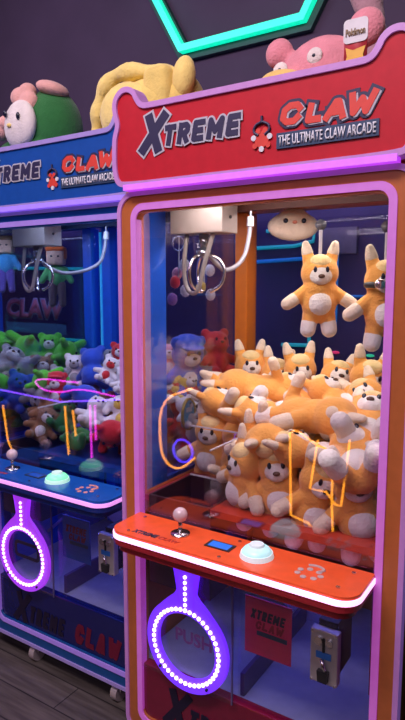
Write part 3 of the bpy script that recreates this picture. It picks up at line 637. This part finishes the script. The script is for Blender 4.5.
bm = BM(); add_tube(bm, [(math.cos(a) * 0.058, -0.006 + math.sin(a) * 0.058, 0.178) for a in [R(180 + 180 * k / 14) for k in range(15)]], 0.010, 8)
mk = obj('mask_band', bm, black, h2, True)
for s in (-0.0,): obj('mask_lens', add_ell(BM(), (-0.03, -0.062, 0.180), (0.017, 0.012, 0.017)), chrome, mk, True)

# generic plush bears for the other machines and the roof
def make_bear(cbody, cface, ears='round', hat=None):
    r = empty('plush_toy'); bmx = BM()
    mb = plush_mat('plush_%d_%d_%d' % tuple(int(c * 100) for c in cbody), cbody); mf = plush_mat('plush_%d_%d_%d' % tuple(int(c * 100) for c in cface), cface)
    add_ell(bmx, (0, 0, 0.065), (0.052, 0.045, 0.055)); add_ell(bmx, (0, 0, 0.155), (0.062, 0.052, 0.055))
    for s in (-1, 1):
        limb(bmx, (s * 0.04, 0, 0.09), (s * 0.085, -0.03, 0.07), 0.022, 0.020, 5); limb(bmx, (s * 0.03, 0, 0.035), (s * 0.045, -0.065, 0.024), 0.026, 0.024, 5)
        if ears == 'round': add_ell(bmx, (s * 0.048, 0.004, 0.200), (0.024, 0.016, 0.024))
        elif ears == 'long': limb(bmx, (s * 0.03, 0.006, 0.2), (s * 0.045, 0.01, 0.27), 0.019, 0.015, 6)
        elif ears == 'flop': limb(bmx, (s * 0.05, 0.0, 0.185), (s * 0.085, -0.005, 0.13), 0.020, 0.022, 6)
    obj('body', remesh(bmx, 0.007, 3), mb, r, True)
    obj('face_patch', add_ell(BM(), (0, -0.028, 0.147), (0.036, 0.034, 0.030)), mf, r, True)
    for s in (-1, 1): obj('eye', add_ell(BM(), (s * 0.022, -0.050, 0.170), (0.0065, 0.006, 0.008), sub=2), eye_m, r, True)
    obj('nose', add_ell(BM(), (0, -0.062, 0.155), (0.009, 0.006, 0.006), sub=2), nose_m, r, True)
    obj('belly_patch', add_ell(BM(), (0, -0.016, 0.065), (0.036, 0.036, 0.040)), mf, r, True)
    if hat: obj('cap', remesh(add_ell(add_ell(BM(), (0, 0.002, 0.196), (0.058, 0.052, 0.034)), (0, -0.04, 0.19), (0.045, 0.04, 0.010)), 0.006, 3), plush_mat('cap_%d_%d' % (int(hat[0] * 100), int(hat[2] * 100)), hat), r, True)
    return r
G = (0.12, 0.62, 0.05); GY = (0.30, 0.30, 0.33); WH = (0.75, 0.73, 0.74); BL = (0.03, 0.09, 0.55); RD = (0.60, 0.03, 0.04); YE = (0.75, 0.55, 0.10); PU = (0.22, 0.10, 0.38); BR = (0.25, 0.12, 0.06); PK = (0.75, 0.30, 0.40); DG = (0.03, 0.20, 0.06)
NM = {G: 'bright green', GY: 'grey', WH: 'white', BL: 'blue', RD: 'red', YE: 'yellow', PU: 'purple', BR: 'brown', PK: 'pink', DG: 'dark green'}
protos = {}
def bear(cb, cf, ears, hat=None):
    k = (cb, cf, ears, hat)
    if k not in protos: protos[k] = make_bear(*k); return protos[k], True
    return dup(protos[k]), False
def setbear(spec, loc, rot, sc, label, group=None):
    o, _ = bear(*spec); o.scale = (sc,) * 3; M = Euler([R(a) for a in rot]).to_matrix(); o.rotation_euler = [R(a) for a in rot]
    o.location = Vector(loc) - M @ (Vector((0, 0, 0.10)) * sc); tag(o, label, 'plush toy', group); return o
blue_pile = [  # colour, face, ears, hat, x, y, z, rot, scale, place words
 (WH, GY, 'round', None, -0.885, 0.66, 1.215, (-10, 0, 35), 1.0, 'sitting upright at the left of the blue machine pile'),
 (BL, BL, 'round', None, -0.765, 0.66, 1.245, (30, 10, 200), 1.2, 'with its back turned beside the white one'),
 (RD, WH, 'round', None, -0.655, 0.76, 1.285, (-10, 0, 30), 0.95, 'rising behind the blue one in the blue machine'),
 (WH, WH, 'flop', None, -0.565, 0.66, 1.215, (-30, 20, 30), 0.9, 'leaning back in the middle of the blue machine pile'),
 (PU, WH, 'flop', None, -0.45, 0.76, 1.285, (-10, -10, 35), 0.9, 'at the top of the blue machine pile'),
 (WH, BR, 'round', None, -0.46, 0.56, 1.215, (-30, 0, 30), 0.8, 'with brown face lying below the purple one'),
 (RD, WH, 'round', RD, -0.83, 0.47, 1.145, (-10, 0, 30), 0.95, 'wearing a red cap in the blue machine'),
 (BL, BL, 'flop', None, -0.665, 0.50, 1.125, (70, 30, 40), 1.3, 'face down in the centre of the blue machine'),
 (WH, WH, 'round', None, -0.53, 0.42, 1.075, (-40, 20, 30), 1.0, 'lying on its back before the centre of the blue machine'),
 (WH, YE, 'flop', None, -0.36, 0.42, 1.095, (-30, -10, 30), 1.0, 'with yellow face in the blue machine'),
 (RD, RD, 'round', None, -0.33, 0.33, 1.03, (70, 10, 30), 1.25, 'lying face down by the blue machine glass'),
 (DG, DG, 'round', None, -0.50, 0.285, 0.985, (-80, 0, 30), 0.9, 'lying flat by the blue machine glass'),
 (BR, WH, 'flop', None, -0.78, 0.33, 1.005, (-20, 30, 40), 1.0, 'on the left floor of the blue machine'),
 (GY, WH, 'round', None, -0.93, 0.57, 1.16, (-20, 10, 30), 1.0, 'at the left glass of the blue machine'),
 (BR, GY, 'round', None, -0.66, 0.62, 1.03, (0, 0, 30), 1.1, 'under the blue plush of the blue machine'),
 (PU, PU, 'flop', None, -0.45, 0.60, 1.03, (0, 20, 30), 1.2, 'at the bottom of the blue machine pile'),
 (GY, GY, 'round', None, -0.85, 0.72, 1.05, (0, 0, 30), 1.2, 'at the bottom left of the blue machine pile'),
 (WH, RD, 'round', None, -0.60, 0.60, 1.25, (-20, 25, 30), 0.8, 'with red face at the right of the blue plush pair'),
 (GY, WH, 'flop', None, -0.72, 0.78, 1.26, (-20, 0, 30), 0.9, 'peeking over the blue plush with its back turned'),
 (WH, WH, 'round', None, -0.41, 0.66, 1.24, (-30, -20, 30), 0.8, 'beside the red one at the right of the pile'),
 (RD, WH, 'flop', None, -0.36, 0.58, 1.20, (-20, 10, 40), 0.8, 'with floppy ears and white face at the right'),
 (YE, YE, 'round', None, -0.30, 0.72, 1.27, (-10, 10, 40), 0.8, 'all yellow at the upper right of the pile'),
 (GY, GY, 'long', None, -0.93, 0.46, 1.10, (60, 60, 40), 1.1, 'with long ears lying at the left glass'),
 (G, G, 'long', None, -0.93, 0.50, 1.19, (70, -60, 40), 1.1, 'with long ears on top at the left glass'),
 (BR, BR, 'round', None, -0.86, 0.43, 1.05, (50, 30, 40), 1.0, 'face down at the left of the pile'),
 (DG, DG, 'flop', None, -0.72, 0.42, 1.03, (-40, 30, 20), 1.0, 'leaning at the foot of the pile'),
 (BL, WH, 'round', None, -0.60, 0.50, 1.02, (-10, 0, 30), 1.0, 'with white face at the foot of the pile'),
 (PU, PU, 'round', None, -0.45, 0.50, 1.02, (-20, 40, 30), 1.0, 'slumped at the foot of the pile'),
 # right side of the blue machine, seen through the red machine's left glass
 (PK, WH, 'round', None, -0.265, 0.64, 1.315, (-10, 0, 50), 0.8, 'next to a blue cap at the right of the blue machine'),
 (BL, WH, 'round', BL, -0.155, 0.64, 1.295, (10, 0, 60), 1.25, 'wearing a blue cap, seen through the red machine glass'),
 (RD, RD, 'round', None, -0.09, 0.80, 1.345, (-10, 0, 60), 1.05, 'seen through the glass behind the blue capped one'),
 (WH, WH, 'round', None, -0.245, 0.49, 1.215, (-10, -20, 60), 0.95, 'with white face below the blue capped one'),
 (YE, WH, 'flop', None, -0.14, 0.60, 1.195, (-20, 30, 60), 0.8, 'below the blue cap in the blue machine'),
 (GY, WH, 'round', None, -0.075, 0.72, 1.21, (-10, 10, 60), 0.85, 'by the glass between both machines'),
 (RD, WH, 'round', None, -0.13, 0.62, 1.06, (0, 0, 60), 1.5, 'large, at the floor by the glass between both machines'),
 (WH, WH, 'round', None, -0.075, 0.52, 1.115, (-20, 0, 70), 0.7, 'small, against the glass between both machines'),
 (RD, BR, 'round', None, -0.22, 0.44, 1.03, (60, 0, 60), 1.1, 'lying at the right floor of the blue machine'),
]
for cb, cf, er, ht, x, y, z, rot, sc, w in blue_pile:
    setbear((cb, cf, er, ht), (x, y, z), rot, sc * (0.85 if x < -0.3 else 1.0), '%s plush toy %s' % (NM[cb], w), 'plush toys in the blue machine')
left_pile = [
 (G, G, 'round', -1.74, 0.86, 1.30, (70, 20, 40), 1.3, 'leftmost on the rear pile of the farthest left machine'), (G, YE, 'long', -1.50, 0.86, 1.275, (70, 70, 40), 1.5, 'lying sideways on the rear pile of the farthest left machine'),
 (G, WH, 'round', -1.29, 0.86, 1.275, (-10, 0, 40), 1.0, 'with white face in the farthest left machine'), (G, G, 'long', -1.13, 0.85, 1.275, (60, -60, 60), 1.2, 'rightmost in the rear of the farthest left machine'),
 (GY, GY, 'flop', -1.60, 0.66, 1.21, (70, 50, 40), 1.2, 'lying at the left of the farthest left machine'), (GY, WH, 'round', -1.42, 0.66, 1.205, (-40, 20, 40), 1.2, 'lying back in the farthest left machine'),
 (GY, GY, 'long', -1.26, 0.65, 1.195, (60, 70, 40), 1.3, 'with long ears in the farthest left machine'), (BR, WH, 'round', -1.11, 0.64, 1.18, (-20, 0, 50), 1.0, 'by the right glass of the farthest left machine'),
 (G, G, 'flop', -1.26, 0.46, 1.13, (60, 40, 40), 1.1, 'before the long eared grey one'), (BL, BL, 'round', -1.12, 0.46, 1.11, (-10, 20, 50), 1.0, 'by the right glass of the farthest left machine'),
 (DG, WH, 'round', -1.15, 0.56, 1.02, (0, 0, 40), 1.2, 'at the floor of the farthest left machine'), (BR, BR, 'flop', -1.32, 0.60, 1.02, (0, 10, 40), 1.3, 'under the green pile of the farthest left machine'),
 (BR, BR, 'round', -1.5, 0.80, 1.06, (0, 0, 40), 1.4, 'under the rear pile of the farthest left machine'), (PU, PU, 'round', -1.22, 0.82, 1.06, (0, 0, 40), 1.4, 'under the rear pile of the farthest left machine'),
]
for cb, cf, er, x, y, z, rot, sc, w in left_pile:
    setbear((cb, cf, er, None), (x, y, z), rot, sc, '%s plush toy %s' % (NM[cb], w), 'plush toys in the farthest left machine')

# two rag dolls hanging in the farthest left machine
def doll(label, x, z, hair, top, legs):
    r = tag(empty('rag_doll', (x, 0.90, z), (0, 0, R(35))), label, 'doll', 'hanging rag dolls')
    skin = plush_mat('plush_skin', (0.70, 0.45, 0.33))
    obj('head', add_box(BM(), (-0.05, -0.045, 0.135), (0.05, 0.045, 0.225), 0.014), skin, r, True)
    hb = BM(); add_box(hb, (-0.056, -0.03, 0.165), (0.056, 0.055, 0.24), 0.016); add_box(hb, (-0.056, -0.052, 0.215), (0.056, 0.02, 0.242), 0.01); obj('hair', hb, hair, r, True)
    tb = BM(); add_ell(tb, (0, 0, 0.075), (0.052, 0.036, 0.065))
    for s in (-1, 1): limb(tb, (s * 0.045, 0, 0.11), (s * 0.085, -0.01, 0.045), 0.022, 0.02, 5)
    obj('shirt', remesh(tb, 0.007, 3), top, r, True)
    lb = BM()
    for s in (-1, 1): limb(lb, (s * 0.026, 0, 0.02), (s * 0.03, 0, -0.09), 0.027, 0.023, 6)
    obj('trousers', remesh(lb, 0.007, 3), legs, r, True)
    for s in (-1, 1): obj('eye', add_ell(BM(), (s * 0.02, -0.046, 0.185), (0.008, 0.004, 0.006), sub=2), eye_m, r, True)
    obj('hanging_string', add_cyl(BM(), (0, 0, 0.235), (0, 0, 1.97 - z), 0.003, seg=8), white_pl, r)
doll('rag doll with brown hair, blue shirt and violet trousers hanging on the left', -1.70, 1.735, plush_mat('hair_brown', (0.22, 0.11, 0.05)), plush_mat('shirt_blue', (0.05, 0.30, 0.60)), plush_mat('trousers_violet', (0.15, 0.10, 0.45)))
doll('rag doll with orange hair and green shirt hanging in the farthest left machine', -1.255, 1.655, plush_mat('hair_orange', (0.85, 0.17, 0.03)), plush_mat('shirt_green', (0.10, 0.42, 0.14)), plush_mat('trousers_brown', (0.12, 0.08, 0.10)))

# key-ring bundles hanging at the right of the blue machine, behind the red machine's claw
def bundle(label, x, y, z, cols):
    r = tag(empty('key_ring_bundle', (x, y, z)), label, 'key ring', 'hanging key-ring bundles')
    obj('cord', add_tube(BM(), [(0, 0, 0), (0.004, 0, 0.14), (0, 0, 1.97 - z)], 0.003, 6), white_pl, r)
    for k, c in enumerate(cols):
        a = 2.4 * k; p = (0.03 * math.cos(a), 0.03 * math.sin(a), 0.05 - 0.036 * k)
        obj('charm', add_ell(BM(), p, (0.024, 0.02, 0.028), sub=2), plush_mat('charm_%d_%d_%d' % tuple(int(q * 100) for q in c), c), r, True)
    obj('ring', add_tube(BM(), [(0.03 * math.cos(q), 0.0, 0.14 + 0.03 * math.sin(q)) for q in [2 * math.pi * i / 20 for i in range(20)]], 0.003, 6, True), chrome, r, True)
bundle('bundle of pale and red key-ring charms hanging behind the claw', -0.10, 0.50, 1.71, [WH, PK, RD, WH, PU])
bundle('bundle of yellow and blue key-ring charms hanging behind the claw cord', -0.085, 0.68, 1.69, [WH, BL, YE, WH])
tg = tag(empty('toy_tag', (-0.115, 0.47, 1.03)), 'oval blue toy tag with yellow rim against the glass between both machines', 'tag')
el = lambda rx, rz: [(0.03 + rx * math.cos(2 * math.pi * k / 32), 0.09 + rz * math.sin(2 * math.pi * k / 32)) for k in range(32)]
obj('rim', add_ringprism(BM(), el(0.052, 0.072), el(0.042, 0.062), 0.06, 0.069, 'x'), plush_mat('tag_rim', (0.62, 0.45, 0.10)), tg)
obj('tag_face', add_prism(BM(), el(0.042, 0.062), 0.062, 0.067, 'x'), mat('tag_face', (0.12, 0.42, 0.70), 0.4), tg)
obj('tag_print', add_box(BM(), (0.067, 0.008, 0.10), (0.0685, 0.052, 0.12)), whiteprint, tg)

# round cream plush hung near the back of the red machine
cr = tag(empty('round_plush', (0.295, 0.79, 1.872), (0, 0, R(33))), 'cream round-headed plush hung high at the rear of the red machine', 'plush toy')
cm_ = plush_mat('plush_ivory', (0.62, 0.52, 0.42))
obj('head', remesh(add_ell(add_ell(BM(), (0, 0.0, 0.052), (0.112, 0.042, 0.062)), (0, 0, 0.072), (0.075, 0.040, 0.060)), 0.008, 3), cm_, cr, True)
for s in (-1, 1): obj('eye', add_ell(BM(), (s * 0.038, -0.042, 0.072), 0.011, sub=2), eye_m, cr, True)
obj('nose', add_ell(BM(), (0, -0.044, 0.066), (0.011, 0.006, 0.008), sub=2), plush_mat('nose_coral', (0.6, 0.22, 0.16)), cr, True)

# ------------------------------------------------------------------ plush toys on the roofs
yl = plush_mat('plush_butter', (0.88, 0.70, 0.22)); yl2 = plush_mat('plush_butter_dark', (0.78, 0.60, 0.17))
yp = tag(empty('plush_toy', (-0.19, 0.46, 2.2)), 'big butter yellow plush lying with its back to the aisle between the two signs', 'plush toy')
def YP(nm, bm, m): o = obj(nm, bm, m, yp, True); o.location = -Vector(yp.location); return o
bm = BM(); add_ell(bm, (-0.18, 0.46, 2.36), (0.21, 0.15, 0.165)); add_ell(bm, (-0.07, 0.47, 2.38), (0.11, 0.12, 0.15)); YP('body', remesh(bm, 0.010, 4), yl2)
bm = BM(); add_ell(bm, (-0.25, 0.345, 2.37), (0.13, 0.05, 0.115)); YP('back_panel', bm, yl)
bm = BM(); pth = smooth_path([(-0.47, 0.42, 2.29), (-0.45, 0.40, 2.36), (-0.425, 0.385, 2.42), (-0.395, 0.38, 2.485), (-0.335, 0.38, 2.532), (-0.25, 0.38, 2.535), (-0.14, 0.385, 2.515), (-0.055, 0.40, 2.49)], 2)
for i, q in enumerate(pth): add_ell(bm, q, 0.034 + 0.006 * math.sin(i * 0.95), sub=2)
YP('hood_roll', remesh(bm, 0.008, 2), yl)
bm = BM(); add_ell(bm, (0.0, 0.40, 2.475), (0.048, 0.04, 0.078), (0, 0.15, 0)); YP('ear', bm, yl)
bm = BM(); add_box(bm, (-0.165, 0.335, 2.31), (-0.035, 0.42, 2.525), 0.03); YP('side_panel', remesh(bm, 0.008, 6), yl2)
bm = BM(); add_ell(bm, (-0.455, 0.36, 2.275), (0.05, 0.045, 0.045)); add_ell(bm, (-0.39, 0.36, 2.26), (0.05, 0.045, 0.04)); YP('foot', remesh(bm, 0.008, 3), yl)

pk_m = plush_mat('plush_pink', (0.70, 0.26, 0.30))
pp = tag(empty('plush_toy', (0.60, 0.34, 2.2)), 'big pink plush with round ears and a yellow muzzle on the red machine', 'plush toy')
def PP(nm, bm, m): o = obj(nm, bm, m, pp, True); o.location = -Vector(pp.location); return o
bm = BM(); add_ell(bm, (0.590, 0.36, 2.325), (0.160, 0.12, 0.158)); add_ell(bm, (0.60, 0.38, 2.25), (0.16, 0.12, 0.08))
for x, z, r_ in ((0.440, 2.450, 0.050), (0.735, 2.470, 0.060)): add_ell(bm, (x, 0.33, z), (r_, 0.035, r_))
PP('head', remesh(bm, 0.009, 3), pk_m)
bm = BM(); add_ell(bm, (0.49, 0.26, 2.325), (0.085, 0.055, 0.045), (0, 0.12, 0)); PP('muzzle', bm, plush_mat('plush_yellow', (0.80, 0.55, 0.16)))
for x, y, z in ((0.472, 0.272, 2.375), (0.600, 0.250, 2.388)):
    PP('eye_white', add_ell(BM(), (x, y, z), (0.026, 0.008, 0.026), sub=3), plush_mat('eye_white', (0.75, 0.68, 0.62)))
    PP('pupil', add_ell(BM(), (x, y - 0.007, z), (0.006, 0.003, 0.006), sub=2), eye_m)
# hang tag of the pink plush
ht = PP('hang_tag', add_box(BM(), (0.728, 0.160, 2.295), (0.795, 0.164, 2.425)), mat('tag_red', (0.45, 0.03, 0.04), 0.5))
obj('tag_top', add_prism(BM(), rrect(0.726, 0.797, 2.365, 2.43, 0.012), 0.157, 0.1595), mat('tag_white', (0.62, 0.62, 0.62), 0.4), ht)
obj('tag_lettering', text_bm('Pokémon', (0.733, 0.790, 2.384, 2.404), 0.1545, 0.002, 0.03, 0), mat('tag_gold', (0.30, 0.22, 0.12), 0.5), ht)
obj('tag_patch', add_prism(BM(), [(0.731, 0.31), (0.765, 0.30), (0.790, 0.305), (0.785, 0.33), (0.792, 0.352), (0.755, 0.345), (0.733, 0.355), (0.738, 0.33)], 0.157, 0.1595), mat('tag_yellow', (0.75, 0.42, 0.04), 0.5), ht).location.z = 2.0
gp = tag(empty('plush_toy', (0.66, 0.62, 2.2)), 'grey-pink plush arm reaching up behind the pink plush', 'plush toy')
bm = BM(); limb(bm, (0.70, 0.62, 2.30), (0.655, 0.62, 2.66), 0.055, 0.045, 9); add_ell(bm, (0.70, 0.64, 2.27), (0.09, 0.08, 0.07)); limb(bm, (0.655, 0.62, 2.62), (0.60, 0.62, 2.76), 0.045, 0.05, 6)
o = obj('body', remesh(bm, 0.01, 3), plush_mat('plush_mauve', (0.42, 0.24, 0.27)), gp, True); o.location = -Vector(gp.location)

gm = plush_mat('plush_forest', (0.03, 0.17, 0.045)); pm = plush_mat('plush_blush', (0.78, 0.42, 0.36))
gk = tag(empty('plush_toy', (-0.87, 0.5, 2.2)), 'dark green hooded plush with white face and pink trims on the blue machine', 'plush toy')
def GK(nm, bm, m): o = obj(nm, bm, m, gk, True); o.location = -Vector(gk.location); return o
bm = BM(); add_ell(bm, (-0.845, 0.52, 2.42), (0.145, 0.14, 0.185)); add_ell(bm, (-0.90, 0.48, 2.30), (0.15, 0.13, 0.10)); add_ell(bm, (-1.03, 0.46, 2.29), (0.11, 0.10, 0.09)); GK('hood', remesh(bm, 0.01, 4), gm)
bm = BM(); add_ell(bm, (-0.90, 0.365, 2.415), (0.098, 0.045, 0.11), (0, 0.25, 0)); GK('face', bm, plush_mat('plush_snow', (0.80, 0.74, 0.68)))
for x, z in ((-0.862, 2.44), (-0.948, 2.46)): GK('eye', add_ell(BM(), (x, 0.320, z), (0.011, 0.007, 0.017), sub=2), eye_m)
GK('nose', add_ell(BM(), (-0.922, 0.318, 2.405), (0.014, 0.008, 0.010), sub=2), yl)
bm = BM(); add_ell(bm, (-0.93, 0.40, 2.550), (0.055, 0.04, 0.045)); add_ell(bm, (-0.875, 0.40, 2.52), (0.05, 0.04, 0.05)); add_ell(bm, (-0.89, 0.41, 2.575), (0.04, 0.04, 0.035)); GK('pink_tuft', remesh(bm, 0.007, 3), pm)
bm = BM(); add_ell(bm, (-1.06, 0.38, 2.41), (0.05, 0.045, 0.045)); add_ell(bm, (-1.01, 0.375, 2.44), (0.04, 0.035, 0.035)); GK('pink_hand', remesh(bm, 0.007, 3), pm)
bm = BM(); add_ell(bm, (-0.80, 0.48, 2.585), (0.075, 0.08, 0.035), (0, 0.35, 0)); GK('pink_crown', bm, pm)
